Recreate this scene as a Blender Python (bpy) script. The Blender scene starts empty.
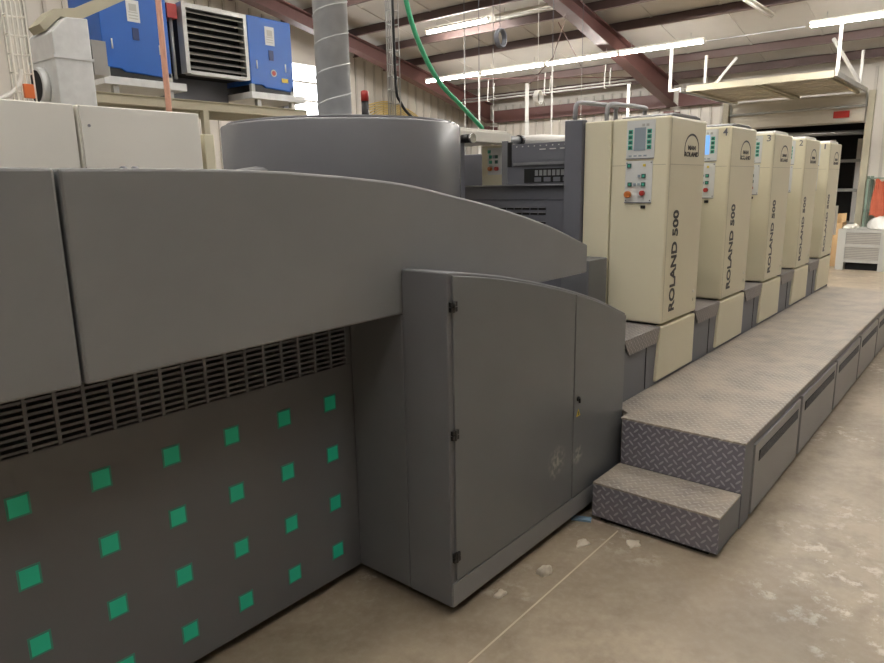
import bpy, bmesh, math, random
from mathutils import Vector, Matrix
random.seed(7)
S = bpy.context.scene
COL = S.collection
PI = math.pi

# ------------------------------------------------------------------ materials
def nodes_of(name):
    m = bpy.data.materials.new(name); m.use_nodes = True
    nt = m.node_tree; b = nt.nodes['Principled BSDF']
    return m, nt, b
def N(nt, t, **k):
    n = nt.nodes.new(t)
    for a, v in k.items():
        if a in n.bl_rna.properties: setattr(n, a, v)
        else: n.inputs[a].default_value = v
    return n
def srgb(r, g, b):
    f = lambda c: (c/255/12.92) if c/255 <= .04045 else ((c/255+.055)/1.055)**2.4
    return (f(r), f(g), f(b), 1)
def mul(c, k): return (min(1, c[0]*k), min(1, c[1]*k), min(1, c[2]*k), 1)
def paint(name, c, rough=.45, var=.07, scale=3., metal=0., bump=.0, bscale=400., spec=.5):
    m, nt, b = nodes_of(name)
    tc = N(nt, 'ShaderNodeTexCoord')
    no = N(nt, 'ShaderNodeTexNoise', Scale=scale, Detail=6.)
    nt.links.new(tc.outputs['Object'], no.inputs['Vector'])
    r = N(nt, 'ShaderNodeValToRGB')
    r.color_ramp.elements[0].position = .3; r.color_ramp.elements[1].position = .7
    r.color_ramp.elements[0].color = mul(c, 1-var); r.color_ramp.elements[1].color = mul(c, 1+var)
    nt.links.new(no.outputs['Fac'], r.inputs['Fac'])
    nt.links.new(r.outputs['Color'], b.inputs['Base Color'])
    b.inputs['Roughness'].default_value = rough; b.inputs['Metallic'].default_value = metal
    b.inputs['Specular IOR Level'].default_value = spec
    if bump:
        n2 = N(nt, 'ShaderNodeTexNoise', Scale=bscale, Detail=2.)
        nt.links.new(tc.outputs['Object'], n2.inputs['Vector'])
        bp = N(nt, 'ShaderNodeBump', Strength=bump, Distance=.001)
        nt.links.new(n2.outputs['Fac'], bp.inputs['Height']); nt.links.new(bp.outputs['Normal'], b.inputs['Normal'])
    return m
def emit(name, c, s):
    m, nt, b = nodes_of(name)
    b.inputs['Base Color'].default_value = c
    b.inputs['Emission Color'].default_value = c; b.inputs['Emission Strength'].default_value = s
    return m

M = {}
M['cover_grey'] = paint('cover_grey', srgb(136,137,138), .36, .035, 2.5, bump=.15, bscale=500)  # paler than the door grey: extra light on the cover is put into the colour
M['panel_grey'] = paint('panel_grey', srgb(114,115,119), .5, .03, 2.5, bump=.12, bscale=500)
M['frame_grey'] = paint('frame_grey', srgb(104,106,114), .45, .04, 3)
M['hood_grey'] = paint('hood_grey', srgb(124,125,129), .27, .04, 3)
def mixcol(nt, fac, a, b, typ='MIX'):
    n = nt.nodes.new('ShaderNodeMix'); n.data_type = 'RGBA'; n.blend_type = typ
    for sock, v in ((n.inputs[0], fac), (n.inputs[6], a), (n.inputs[7], b)):
        if hasattr(v, 'is_linked') : nt.links.new(v, sock)
        else: sock.default_value = v
    return n.outputs[2]
def math_n(nt, op, a, b=None, c=None):
    n = nt.nodes.new('ShaderNodeMath'); n.operation = op
    for i, v in enumerate((a, b, c)):
        if v is None: continue
        if hasattr(v, 'is_linked'): nt.links.new(v, n.inputs[i])
        else: n.inputs[i].default_value = v
    return n.outputs[0]
def scuffed():
    m = paint('door_grey', srgb(113,115,117), .34, .035, 2.5, bump=.15, bscale=500)
    nt = m.node_tree; b = nt.nodes['Principled BSDF']; src = b.inputs['Base Color'].links[0].from_socket
    tc = N(nt, 'ShaderNodeTexCoord'); tot = None
    for p, rad in (((.04,-.25,.40), .085), ((.235,-.25,.37), .06), ((.02,-.25,.36), .05)):
        d = N(nt, 'ShaderNodeVectorMath', operation='DISTANCE'); nt.links.new(tc.outputs['Object'], d.inputs[0]); d.inputs[1].default_value = p
        mr = N(nt, 'ShaderNodeMapRange'); mr.inputs[1].default_value = rad; mr.inputs[2].default_value = rad*.2; nt.links.new(d.outputs['Value'], mr.inputs[0])
        tot = mr.outputs[0] if tot is None else math_n(nt, 'MAXIMUM', tot, mr.outputs[0])
    no = N(nt, 'ShaderNodeTexNoise', Scale=38., Detail=6.); nt.links.new(tc.outputs['Object'], no.inputs['Vector'])
    m2 = N(nt, 'ShaderNodeMapRange'); m2.inputs[1].default_value = .42; m2.inputs[2].default_value = .62; nt.links.new(no.outputs['Fac'], m2.inputs[0])
    nt.links.new(mixcol(nt, math_n(nt, 'MULTIPLY', math_n(nt, 'MULTIPLY', tot, m2.outputs[0]), .6), src, srgb(206,200,186)), b.inputs['Base Color'])
    return m
M['door_grey'] = scuffed()
M['dark'] = paint('dark', srgb(16,16,17), .8)
M['black'] = paint('black', srgb(22,22,23), .4)
M['cream'] = paint('cream', srgb(222,216,190), .42, .02, 2)
M['cream_pale'] = paint('cream_pale', srgb(236,233,223), .5, .02, 2)
M['label_white'] = paint('label_white', srgb(214,216,214), .4, .01)
M['green_square'] = paint('green_square', srgb(44,226,186), .5, .04, 8)
M['green_edge'] = paint('green_edge', srgb(76,160,138), .5, .05)
M['key_green'] = paint('key_green', srgb(70,176,150), .4)
M['key_dark'] = paint('key_dark', srgb(50,92,84), .4)
M['lcd'] = paint('lcd', srgb(150,162,172), .25)
M['lcd_blue'] = emit('lcd_blue', srgb(110,160,225), .5)
M['red'] = paint('red', srgb(170,50,44), .35)
M['orange'] = paint('orange', srgb(214,112,60), .4)
M['yellow'] = paint('yellow', srgb(214,190,70), .5)
M['blue'] = paint('blue', srgb(30,92,178), .3, .06, 3)
M['blue_dark'] = paint('blue_dark', srgb(26,48,98), .4)
M['steel'] = paint('steel', srgb(176,176,172), .38, .1, 5, metal=.55)
M['galv'] = paint('galv', srgb(216,218,218), .36, .08, 14, metal=.12)
M['chrome'] = paint('chrome', srgb(200,200,200), .2, .02, 3, metal=1.)
M['rail'] = paint('rail', srgb(140,141,143), .35, .03, 3, metal=.4)
M['beam_beige'] = paint('beam_beige', srgb(176,170,148), .55, .05)
M['maroon'] = paint('maroon', srgb(98,66,62), .5, .08, 3)
M['purlin'] = paint('purlin', srgb(98,78,74), .55, .06, 3)
M['roof'] = paint('roof', srgb(186,181,174), .75, .05, 1.2)
M['wall'] = paint('wall', srgb(204,199,190), .6, .04, 1.0)
M['wallrib'] = paint('wallrib', srgb(186,181,172), .6, .04, 1.0)
M['door'] = paint('door', srgb(200,194,180), .6, .04, 2)
M['pink'] = paint('pink', srgb(224,172,150), .4, .05)
M['hose_green'] = paint('hose_green', srgb(70,178,128), .4, .05)
M['white'] = paint('white', srgb(226,224,218), .5, .02)
M['plastic_grey'] = paint('plastic_grey', srgb(178,178,172), .55, .04)
M['bin_dark'] = paint('bin_dark', srgb(150,150,145), .6)
M['cardboard'] = paint('cardboard', srgb(192,160,116), .8, .08, 6)
M['cloth_orange'] = paint('cloth_orange', srgb(186,98,72), .8, .1, 9)
M['rack_green'] = paint('rack_green', srgb(120,136,122), .6, .05)
M['paper'] = paint('paper', srgb(226,222,210), .7, .04, 9)
M['scrap'] = paint('scrap', srgb(206,196,178), .7, .08, 20)
M['tape_blue'] = paint('tape_blue', srgb(120,150,172), .5)
M['wire_yellow'] = paint('wire_yellow', srgb(206,180,104), .6, .12, 5)
M['tube'] = emit('tube', (1., .97, .925, 1), 52.)
M['tube_off'] = paint('tube_off', srgb(232,230,224), .3)
M['fixture'] = paint('fixture', srgb(222,218,208), .5, .02)
M['daylight'] = emit('daylight', (.93, .96, 1., 1), 3.0)
M['knob_orange'] = paint('knob_orange', srgb(200,116,54), .35)

def tread(name, base, worn, dust, dust_amt, size=.033):
    """checker plate: raised lozenges turned alternately, with dirt lying between them"""
    m, nt, b = nodes_of(name)
    uv = N(nt, 'ShaderNodeUVMap'); uv.uv_map = 'UV'
    sx = N(nt, 'ShaderNodeSeparateXYZ'); nt.links.new(uv.outputs[0], sx.inputs[0])
    k = .7071/size
    px = math_n(nt, 'MULTIPLY', math_n(nt, 'ADD', sx.outputs[0], sx.outputs[1]), k); py = math_n(nt, 'MULTIPLY', math_n(nt, 'SUBTRACT', sx.outputs[0], sx.outputs[1]), k)
    ix = math_n(nt, 'FLOOR', px); iy = math_n(nt, 'FLOOR', py)
    fx = math_n(nt, 'SUBTRACT', math_n(nt, 'SUBTRACT', px, ix), .5); fy = math_n(nt, 'SUBTRACT', math_n(nt, 'SUBTRACT', py, iy), .5)
    par = math_n(nt, 'FLOORED_MODULO', math_n(nt, 'ADD', ix, iy), 2.)
    dif = math_n(nt, 'MULTIPLY', par, math_n(nt, 'SUBTRACT', fy, fx))
    a = math_n(nt, 'DIVIDE', math_n(nt, 'ADD', fx, dif), .6)
    c = math_n(nt, 'DIVIDE', math_n(nt, 'SUBTRACT', fy, dif), .165)
    d = math_n(nt, 'ADD', math_n(nt, 'MULTIPLY', a, a), math_n(nt, 'MULTIPLY', c, c))
    mr = N(nt, 'ShaderNodeMapRange'); mr.inputs[1].default_value = 1.; mr.inputs[2].default_value = .35
    nt.links.new(d, mr.inputs[0]); mask = mr.outputs[0]
    tc = N(nt, 'ShaderNodeTexCoord')
    no = N(nt, 'ShaderNodeTexNoise', Scale=4.5, Detail=8., Roughness=.65); nt.links.new(tc.outputs['Object'], no.inputs['Vector'])
    rp = N(nt, 'ShaderNodeMapRange'); rp.inputs[1].default_value = .32; rp.inputs[2].default_value = .68
    nt.links.new(no.outputs['Fac'], rp.inputs[0])
    c1 = mixcol(nt, math_n(nt, 'MULTIPLY', mask, .95), base, worn)
    da = math_n(nt, 'MULTIPLY', math_n(nt, 'ADD', math_n(nt, 'MULTIPLY', rp.outputs[0], .7), .3), dust_amt)
    da = math_n(nt, 'MULTIPLY', da, math_n(nt, 'SUBTRACT', 1., math_n(nt, 'MULTIPLY', mask, .35)))
    c2 = mixcol(nt, da, c1, dust)
    nt.links.new(c2, b.inputs['Base Color'])
    b.inputs['Roughness'].default_value = .5; b.inputs['Metallic'].default_value = .15 if dust_amt < .3 else 0.
    bp = N(nt, 'ShaderNodeBump', Strength=.7, Distance=.003)
    nt.links.new(mask, bp.inputs['Height']); nt.links.new(bp.outputs['Normal'], b.inputs['Normal'])
    return m
M['tread_clean'] = tread('tread_clean', srgb(124,122,134), srgb(176,174,183), srgb(160,148,134), .12)
M['tread_dusty'] = tread('tread_dusty', srgb(118,114,114), srgb(186,178,168), srgb(196,184,166), .8)
M['tread_small'] = tread('tread_small', srgb(120,118,122), srgb(164,160,158), srgb(160,148,134), .4, .026)

def concrete():
    m, nt, b = nodes_of('concrete')
    tc = N(nt, 'ShaderNodeTexCoord')
    def noise(s, d=8., r=.6):
        n = N(nt, 'ShaderNodeTexNoise', Scale=s, Detail=d, Roughness=r); nt.links.new(tc.outputs['Object'], n.inputs['Vector']); return n.outputs['Fac']
    def rng(v, a, c):
        n = N(nt, 'ShaderNodeMapRange'); n.inputs[1].default_value = a; n.inputs[2].default_value = c
        nt.links.new(v, n.inputs[0]); return n.outputs[0]
    c = mixcol(nt, rng(noise(1.1), .35, .65), srgb(150,136,116), srgb(180,166,144))
    c = mixcol(nt, math_n(nt, 'MULTIPLY', rng(noise(6.), .47, .68), .55), c, srgb(132,118,100))
    c = mixcol(nt, math_n(nt, 'MULTIPLY', rng(noise(26., 6., .7), .45, .7), .3), c, srgb(192,180,162))
    # pale scuffs and chips
    sc = math_n(nt, 'MULTIPLY', rng(noise(9., 10., .75), .53, .62), rng(noise(1.3, 3., .5), .47, .58))
    c = mixcol(nt, math_n(nt, 'MULTIPLY', sc, .75), c, srgb(216,208,194))
    # dark oily stains
    c = mixcol(nt, math_n(nt, 'MULTIPLY', rng(noise(.8, 5., .6), .52, .68), .45), c, srgb(104,92,76))
    nt.links.new(c, b.inputs['Base Color'])
    b.inputs['Roughness'].default_value = .42
    bp = N(nt, 'ShaderNodeBump', Strength=.15, Distance=.004); nt.links.new(noise(30.), bp.inputs['Height'])
    nt.links.new(bp.outputs['Normal'], b.inputs['Normal'])
    return m
M['concrete'] = concrete()
M['joint'] = paint('joint', srgb(208,196,174), .7, .08, 6)

# ------------------------------------------------------------------ mesh builder
class MB:
    def __init__(s): s.bm = bmesh.new(); s.mats = []
    def mi(s, m):
        if m not in s.mats: s.mats.append(m)
        return s.mats.index(m)
    def face(s, vs, mi, smooth=False):
        try: f = s.bm.faces.new(vs)
        except ValueError: return
        f.material_index = mi; f.smooth = smooth
    def box(s, x0, x1, y0, y1, z0, z1, m='dark'):
        mi = s.mi(m)
        v = [s.bm.verts.new(p) for p in ((x0,y0,z0),(x1,y0,z0),(x1,y1,z0),(x0,y1,z0),(x0,y0,z1),(x1,y0,z1),(x1,y1,z1),(x0,y1,z1))]
        for q in ((0,3,2,1),(4,5,6,7),(0,1,5,4),(1,2,6,5),(2,3,7,6),(3,0,4,7)): s.face([v[i] for i in q], mi)
        return s
    def prism(s, pts, a0, a1, axis='y', m='dark', smooth=False):
        """pts: polygon in the plane across the axis (y: x,z / x: y,z / z: x,y)"""
        mi = s.mi(m)
        def P(p, a): return (p[0], a, p[1]) if axis == 'y' else ((a, p[0], p[1]) if axis == 'x' else (p[0], p[1], a))
        A = [s.bm.verts.new(P(p, a0)) for p in pts]; B = [s.bm.verts.new(P(p, a1)) for p in pts]
        n = len(pts)
        for i in range(n): s.face([A[i], A[(i+1) % n], B[(i+1) % n], B[i]], mi, smooth)
        s.face(A[::-1], mi); s.face(B, mi)
        return s
    def tube(s, path, r, m='dark', n=10, cap=True):
        mi = s.mi(m); path = [Vector(p) for p in path]; rings = []
        T = (path[1]-path[0]).normalized()
        up = Vector((0,0,1)) if abs(T.z) < .9 else Vector((1,0,0))
        U = T.cross(up).normalized()
        for i, p in enumerate(path):
            t = (path[min(i+1, len(path)-1)] - path[max(i-1, 0)]).normalized()
            U = (U - t*U.dot(t)).normalized(); V = t.cross(U)
            rr = r[i] if isinstance(r, (list, tuple)) else r
            rings.append([s.bm.verts.new(p + U*math.cos(2*PI*k/n)*rr + V*math.sin(2*PI*k/n)*rr) for k in range(n)])
        for a, b in zip(rings, rings[1:]):
            for k in range(n): s.face([a[k], a[(k+1) % n], b[(k+1) % n], b[k]], mi, True)
        if cap: s.face(rings[0][::-1], mi); s.face(rings[-1], mi)
        return s
    def quadbar(s, a, b, w, h, m, side=None):
        """rectangular bar from a to b"""
        a, b = Vector(a), Vector(b); t = (b-a).normalized()
        u = t.cross(Vector((0,0,1)) if abs(t.z) < .95 else Vector((1,0,0))).normalized(); v = t.cross(u)
        mi = s.mi(m); R = []
        for p in (a, b): R.append([s.bm.verts.new(p + u*w*i/2 + v*h*j/2) for i, j in ((-1,-1),(1,-1),(1,1),(-1,1))])
        for k in range(4): s.face([R[0][k], R[0][(k+1) % 4], R[1][(k+1) % 4], R[1][k]], mi)
        s.face(R[0][::-1], mi); s.face(R[1], mi)
        return s
    def mesh(s, me, mat, m):
        mi = s.mi(m); vs = [s.bm.verts.new(mat(v.co)) for v in me.vertices]
        for p in me.polygons: s.face([vs[i] for i in p.vertices], mi)
        return s
    def build(s, name, parent=None, bevel=0., seg=2):
        bm = s.bm
        bmesh.ops.recalc_face_normals(bm, faces=bm.faces)
        uvl = bm.loops.layers.uv.new('UV')
        for f in bm.faces:
            n = f.normal; ax = max(range(3), key=lambda i: abs(n[i]))
            for l in f.loops:
                c = l.vert.co
                l[uvl].uv = ((c.y, c.z), (c.x, c.z), (c.x, c.y))[ax]
        off = Vector((0,0,0)); p = parent
        while p is not None: off += p.location; p = p.parent
        if parent is None:
            xs = [v.co for v in bm.verts]
            lo = Vector((min(v.x for v in xs), min(v.y for v in xs), min(v.z for v in xs))); hi = Vector((max(v.x for v in xs), max(v.y for v in xs), max(v.z for v in xs)))
            off = Vector(((lo.x+hi.x)/2, (lo.y+hi.y)/2, lo.z))
        for v in bm.verts: v.co -= off
        me = bpy.data.meshes.new(name); bm.to_mesh(me); bm.free()
        for k in s.mats: me.materials.append(M[k])
        o = bpy.data.objects.new(name, me); COL.objects.link(o)
        if parent is None: o.location = off
        else: o.parent = parent
        if bevel:
            b = o.modifiers.new('bevel', 'BEVEL'); b.width = bevel; b.segments = seg; b.limit_method = 'ANGLE'; b.angle_limit = .6
        return o
def tag(o, label, cat, group=None):
    o['label'] = label; o['category'] = cat
    if group: o['group'] = group
    return o
def thing(name, label, cat, loc, group=None):
    o = bpy.data.objects.new(name, None); COL.objects.link(o); o.location = loc; o.empty_display_size = .1
    return tag(o, label, cat, group)
def struct(o): o['kind'] = 'structure'; return o
def copy_tree(o, parent=None):
    c = o.copy(); COL.objects.link(c)
    if parent is not None: c.parent = parent
    for ch in list(o.children): copy_tree(ch, c)
    return c
def text_mesh(body, bold=.0):
    cu = bpy.data.curves.new('t', 'FONT'); cu.body = body; cu.size = 1.; cu.offset = bold; cu.resolution_u = 3; cu.extrude = .02
    o = bpy.data.objects.new('t', cu); COL.objects.link(o)
    bpy.context.view_layer.update()
    me = bpy.data.meshes.new_from_object(o.evaluated_get(bpy.context.evaluated_depsgraph_get()))
    bpy.data.objects.remove(o)
    xs = [v.co.x for v in me.vertices]; ys = [v.co.y for v in me.vertices]
    x0, x1, y0, y1 = min(xs), max(xs), min(ys), max(ys)
    for v in me.vertices: v.co.x = (v.co.x-x0)/(x1-x0); v.co.y = (v.co.y-y0)/(y1-y0); v.co.z = v.co.z/.02
    return me
def smoothpath(pts, n=6):
    P = [Vector(p) for p in pts]; out = []
    for i in range(len(P)-1):
        p0, p1, p2, p3 = P[max(i-1,0)], P[i], P[i+1], P[min(i+2,len(P)-1)]
        for k in range(n):
            t = k/n
            out.append(.5*((2*p1)+(p2-p0)*t+(2*p0-5*p1+4*p2-p3)*t*t+(3*p1-p0-3*p2+p3)*t**3))
    out.append(P[-1]); return out
def curve_interp(pts, x):
    """monotone smooth height of a profile given as sorted (x, z)"""
    n = len(pts)
    for i in range(n-1):
        if x <= pts[i+1][0] or i == n-2:
            x0, z0 = pts[i]; x1, z1 = pts[i+1]; h = x1-x0; t = (x-x0)/h
            def sl(j):
                if j == 0: return (pts[1][1]-pts[0][1])/(pts[1][0]-pts[0][0])
                if j == n-1: return (pts[-1][1]-pts[-2][1])/(pts[-1][0]-pts[-2][0])
                return (pts[j+1][1]-pts[j-1][1])/(pts[j+1][0]-pts[j-1][0])
            a, b = sl(i)*h, sl(i+1)*h
            return (2*t**3-3*t*t+1)*z0 + (t**3-2*t*t+t)*a + (-2*t**3+3*t*t)*z1 + (t**3-t*t)*b

# ------------------------------------------------------------------ the building
XW, YG, XB, YS, RIDGE = 16.0, 12.3, -15.0, -11.0, -1.0
def plane_z(x): return 3.75 + .2*(XW - x) if x > RIDGE else 3.75 + .2*(XW-RIDGE) - .2*(RIDGE-x)   # under the purlins
f = struct(MB().box(XB, XW, YS, YG, -.12, 0, 'concrete').build('floor'))
# roof skin with the seams of its lining
r = MB()
for x0, x1 in ((XB, RIDGE), (RIDGE, XW+.2)):
    z0, z1 = plane_z(x0)+.15, plane_z(x1)+.15
    r.prism([(x0,z0),(x1,z1),(x1,z1+.1),(x0,z0+.1)], YS-.2, YG+.2, 'y', 'roof')
    y = YS+.6
    while y < YG:
        r.prism([(x0,z0-.012),(x1,z1-.012),(x1,z1),(x0,z0)], y, y+.05, 'y', 'roof'); y += 1.22
struct(r.build('ceiling'))
def ribs_y(mb, y, d, x0, x1, zf, z0=0):
    x = x0
    while x < x1:
        mb.box(x, x+.05, min(y, y+d), max(y, y+d), z0, zf(x), 'wallrib'); x += .3
w = MB()
gx = lambda: [(XB,0),(XW,0),(XW,plane_z(XW)+.2),(RIDGE,plane_z(RIDGE)+.2),(XB,plane_z(XB)+.2)]
# gable wall at the far left, with an opening for its window
WX0, WX1, WZ0, WZ1 = 9.75, 10.95, 2.75, 4.3
w.prism([(XB,0),(WX0,0),(WX0,plane_z(WX0)+.2),(RIDGE,plane_z(RIDGE)+.2),(XB,plane_z(XB)+.2)], YG, YG+.15, 'y', 'wall')
w.prism([(WX1,0),(XW,0),(XW,plane_z(XW)+.2),(WX1,plane_z(WX1)+.2)], YG, YG+.15, 'y', 'wall')
w.prism([(WX0,0),(WX1,0),(WX1,WZ0),(WX0,WZ0)], YG, YG+.15, 'y', 'wall')
w.prism([(WX0,WZ1),(WX1,WZ1),(WX1,plane_z(WX1)+.2),(WX0,plane_z(WX0)+.2)], YG, YG+.15, 'y', 'wall')
ribs_y(w, YG, -.03, 1.0, WX0-.1, lambda x: plane_z(x)); ribs_y(w, YG, -.03, WX1+.1, XW, lambda x: plane_z(x))
struct(w.build('wall_left'))
win = struct(MB().box(WX0, WX1, YG+.05, YG+.09, WZ0, WZ1, 'daylight').build('window_1'))
fr = MB()
for a, b, c, d in ((WX0-.06,WX0+.02,WZ0-.06,WZ1+.06),(WX1-.02,WX1+.06,WZ0-.06,WZ1+.06)): fr.box(a, b, YG-.06, YG+.02, c, d, 'wall')
for k in range(5): z = WZ0 + (WZ1-WZ0)*k/4; fr.box(WX0+.02, WX1-.02, YG-.03, YG+.04, z-.02, z+.02, 'wall')
fr.build('window_frame', win)
struct(MB().prism(gx(), YS-.15, YS, 'y', 'wall').build('wall_right'))
struct(MB().box(XB-.15, XB, YS, YG, 0, plane_z(XB)+.2, 'wall').build('wall_rear'))
# eave wall at the far end, with the loading door opening
DY0, DY1, DZ = 2.45, 5.0, 2.72
w = MB()
ztop = plane_z(XW)+.25
w.box(XW, XW+.15, YS, DY0, 0, ztop, 'wall'); w.box(XW, XW+.15, DY1, YG, 0, ztop, 'wall'); w.box(XW, XW+.15, DY0, DY1, DZ, ztop, 'wall')
y = -2.0
while y < YG:
    if not (DY0-.06 < y < DY1+.02): w.box(XW-.03, XW, y, y+.05, 0, ztop-.25, 'wallrib')
    y += .24
struct(w.build('wall_far'))
# dim store room beyond the door
w = MB()
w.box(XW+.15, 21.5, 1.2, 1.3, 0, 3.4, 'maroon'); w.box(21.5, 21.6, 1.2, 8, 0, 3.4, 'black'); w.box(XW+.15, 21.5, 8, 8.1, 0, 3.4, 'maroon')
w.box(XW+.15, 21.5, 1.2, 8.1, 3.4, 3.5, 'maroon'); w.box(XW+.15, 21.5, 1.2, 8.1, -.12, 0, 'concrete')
struct(w.build('wall_store'))
# purlins, rafters, columns, eave beam
tn = 0
def trim(mb):
    global tn; tn += 1
    return struct(mb.build('trim_%d' % tn))
for x in (10.75, 11.67, 12.63, 14.53, 15.5, 9.6, 8.4, 7.2, 6.0, 4.8, 3.6, 2.4, 1.2, 0, -2, -4, -6, -8, -10, -12):
    z = plane_z(x); mb = MB()
    mb.box(x-.012, x+.012, YS, YG, z+.0, z+.15, 'purlin'); mb.box(x-.06, x+.012, YS, YG, z-.012, z+.008, 'purlin')
    mb.box(x-.012, x+.07, YS, YG, z+.135, z+.149, 'purlin')
    trim(mb)
def rafter(y, hw=.12):
    mb = MB()
    for x0, x1, d0, d1 in ((RIDGE, 11., .24, .25), (11., XW-.25, .25, .46), (RIDGE, XB+.2, .24, .46)):
        za, zb = plane_z(x0)-.015, plane_z(x1)-.015
        mb.prism([(x0,za-d0),(x1,zb-d1),(x1,zb),(x0,za)], y-.02, y+.02, 'y', 'maroon')
        mb.prism([(x0,za-d0-.025),(x1,zb-d1-.025),(x1,zb-d1),(x0,za-d0)], y-hw, y+hw, 'y', 'maroon')
        mb.prism([(x0,za-.025),(x1,zb-.025),(x1,zb),(x0,za)], y-hw, y+hw, 'y', 'maroon')
        k = 0
    return trim(mb)
RY = 6.25
for y in (11.35, RY, 1.1, -4.0, -9.0): rafter(y)
for y in (11.35, RY, 1.1 - 40):
    if y < -20: continue
    mb = MB(); mb.box(XW-.45, XW-.42, y-.12, y+.12, 0, 3.2, 'maroon'); mb.box(XW-.08, XW-.05, y-.12, y+.12, 0, 3.2, 'maroon'); mb.box(XW-.42, XW-.08, y-.02, y+.02, 0, 3.2, 'maroon'); trim(mb)
mb = MB(); mb.box(XW-.26, XW-.05, 5.2, RY-.14, 3.30, 3.60, 'maroon'); mb.box(XW-.26, XW-.05, RY+.14, 11.2, 3.30, 3.60, 'maroon'); trim(mb)
# diagonal braces under the roof
for a, b in (((13.2, 7.2, 4.0), (10.9, 6.4, 4.35)), ((13.0, 10.2, 4.05), (14.6, 6.5, 3.85))):
    trim(MB().tube([a, b], (.010), 'maroon', 6))
# pale floor joint
struct(MB().box(-1., 2.83, 1.279, 1.286, 0, .0012, 'joint').build('trim_%d' % (tn+1))); tn += 1

# ------------------------------------------------------------------ loading door
d1 = struct(MB().box(XW-.04, XW+.15, DY0-.02, DY0+.0, 0, DZ, 'beam_beige').build('door_1'))
jb = MB(); jb.box(XW-.16, XW-.02, DY0-.14, DY0-.03, 0, 3.3, 'beam_beige'); jb.build('jamb', d1)
jb = MB(); jb.box(XW-.16, XW-.02, DY1+.03, DY1+.14, 0, 3.3, 'beam_beige'); jb.build('jamb', d1)
hd = MB()
hd.box(XW-.07, XW-.02, DY0+.01, DY1-.01, 2.74, 3.27, 'door')
for z in (2.74, 2.9, 3.08, 3.22): hd.box(XW-.085, XW-.07, DY0+.01, DY1-.01, z, z+.03, 'door')
hd.build('raised_section', d1)
pn = MB()   # the open door lying on its overhead tracks
for k in range(5):
    x0 = 13.0 + k*.54; pn.box(x0, x0+.525, DY0+.05, DY1-.1, 3.3, 3.345, 'door'); pn.box(x0+.08, x0+.11, DY0+.05, DY1-.1, 3.275, 3.3, 'door'); pn.box(x0+.42, x0+.45, DY0+.05, DY1-.1, 3.275, 3.3, 'door')
for y in (DY0+.1, 3.6, 3.7, DY1-.2): pn.box(13.0, 15.7, y, y+.06, 3.24, 3.275, 'beam_beige')
pn.box(12.97, 13.0, DY0+.05, DY1-.1, 3.25, 3.36, 'beam_beige')
pn.build('door_panel', d1)
for y in (DY0-.02, DY1-.03):
    tr = MB(); tr.box(12.9, 15.75, y, y+.04, 3.25, 3.33, 'steel'); tr.tube(smoothpath([(15.7,y+.02,3.29),(15.87,y+.02,3.2),(15.92,y+.02,3.0)]), .02, 'steel', 6); tr.build('track', d1)
hg = [((12.95,DY0,3.3),(12.95,DY0,4.12)), ((12.95,DY1+.2,3.3),(12.95,DY1+.2,4.1)), ((12.95,DY1-.02,3.3),(12.95,DY1+.22,3.3)), ((15.0,DY0,3.32),(15.0,DY0,3.92)), ((14.9,DY0,3.36),(14.2,DY0+.35,4.05)), ((14.2,DY1,3.33),(14.2,DY1,4.05)), ((14.2,DY1-.05,3.33),(14.45,DY1-.5,3.98))]
for a, b in hg: MB().quadbar(a, b, .045, .045, 'white').build('hanger', d1)
MB().box(15.885, 15.905, 2.72, 3.0, 2.82, 2.95, 'red').build('warning_sign', d1)
MB().tube([(15.85, DY0+.02, 3.02), (15.85, DY1, 3.02)], .025, 'steel', 8).build('spring_shaft', d1)
# frames and a cross pipe seen through the opening
t = thing('storage_rack', 'pale storage rack standing in the dark room through the far doorway', 'rack', (18.0,3.3,0))
for y in (2.75, 3.3, 4.4): MB().box(17.95, 18.05, y, y+.1, 0, 2.5, 'white').build('upright', t)
for z in (.6, 1.35, 2.0): MB().box(17.9, 18.6, 2.75, 4.5, z, z+.06, 'plastic_grey').build('shelf', t)
tag(MB().tube([(16.4,2.5,2.55),(16.4,6,2.62)], .05, 'steel', 10).build('ceiling_pipe'), 'grey pipe running under the lintel in the far doorway', 'pipe')

# ------------------------------------------------------------------ strip lights
def make_light(label, group, L=1.56, lit=True):
    t = thing('strip_light', label, 'light', (0,0,0), group)
    MB().prism([(-.055,.05),(.055,.05),(.03,.09),(-.03,.09)], -L/2, L/2, 'y', 'fixture').build('housing', t)
    MB().tube([(0,-L/2+.02,.018),(0,L/2-.02,.018)], .024, 'tube' if lit else 'tube_off', 8).build('tube', t)
    for y in (-L/2+.015, L/2-.015): MB().box(-.02, .02, y-.015, y+.015, 0, .05, 'fixture').build('lamp_holder', t)
    for y in (-L*.35, L*.35): MB().tube([(0,y,.09),(0,y,.19)], .006, 'steel', 6).build('hanger', t)
    return t
def put(o, x, y, dz=0, rz=0):
    o.location = (x, y, plane_z(x)-.05+dz); o.rotation_euler.z = rz; return o
base = make_light('x', None)
first = True
def lamp(x, y, label, group=None):
    global first
    o = base if first else copy_tree(base); first = False
    o['label'] = label
    if group: o['group'] = group
    elif 'group' in o.keys(): del o['group']
    return put(o, x, y)
nm = ['lit strip light nearest the left gable in the long far row', 'second lit strip light from the left gable in the long far row', 'lit strip light in the far row just left of the crossing rafter', 'lit strip light in the far row right of the crossing rafter, over the press tower']
def low(o): o.location.z -= .45; return o    # the far row hangs on longer rods, below the rafters
for k, y in enumerate((9.98, 8.39, 6.80, 5.21)): low(lamp(12.43, y, nm[k]))
low(lamp(12.43, 2.02, 'lit strip light above the open loading door, at the right edge'))
lamp(11.17, 8.85, 'lone lit strip light in the upper row beside the green hose')
HID = 'overhead lit strip light above the press aisle, out of view'
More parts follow.
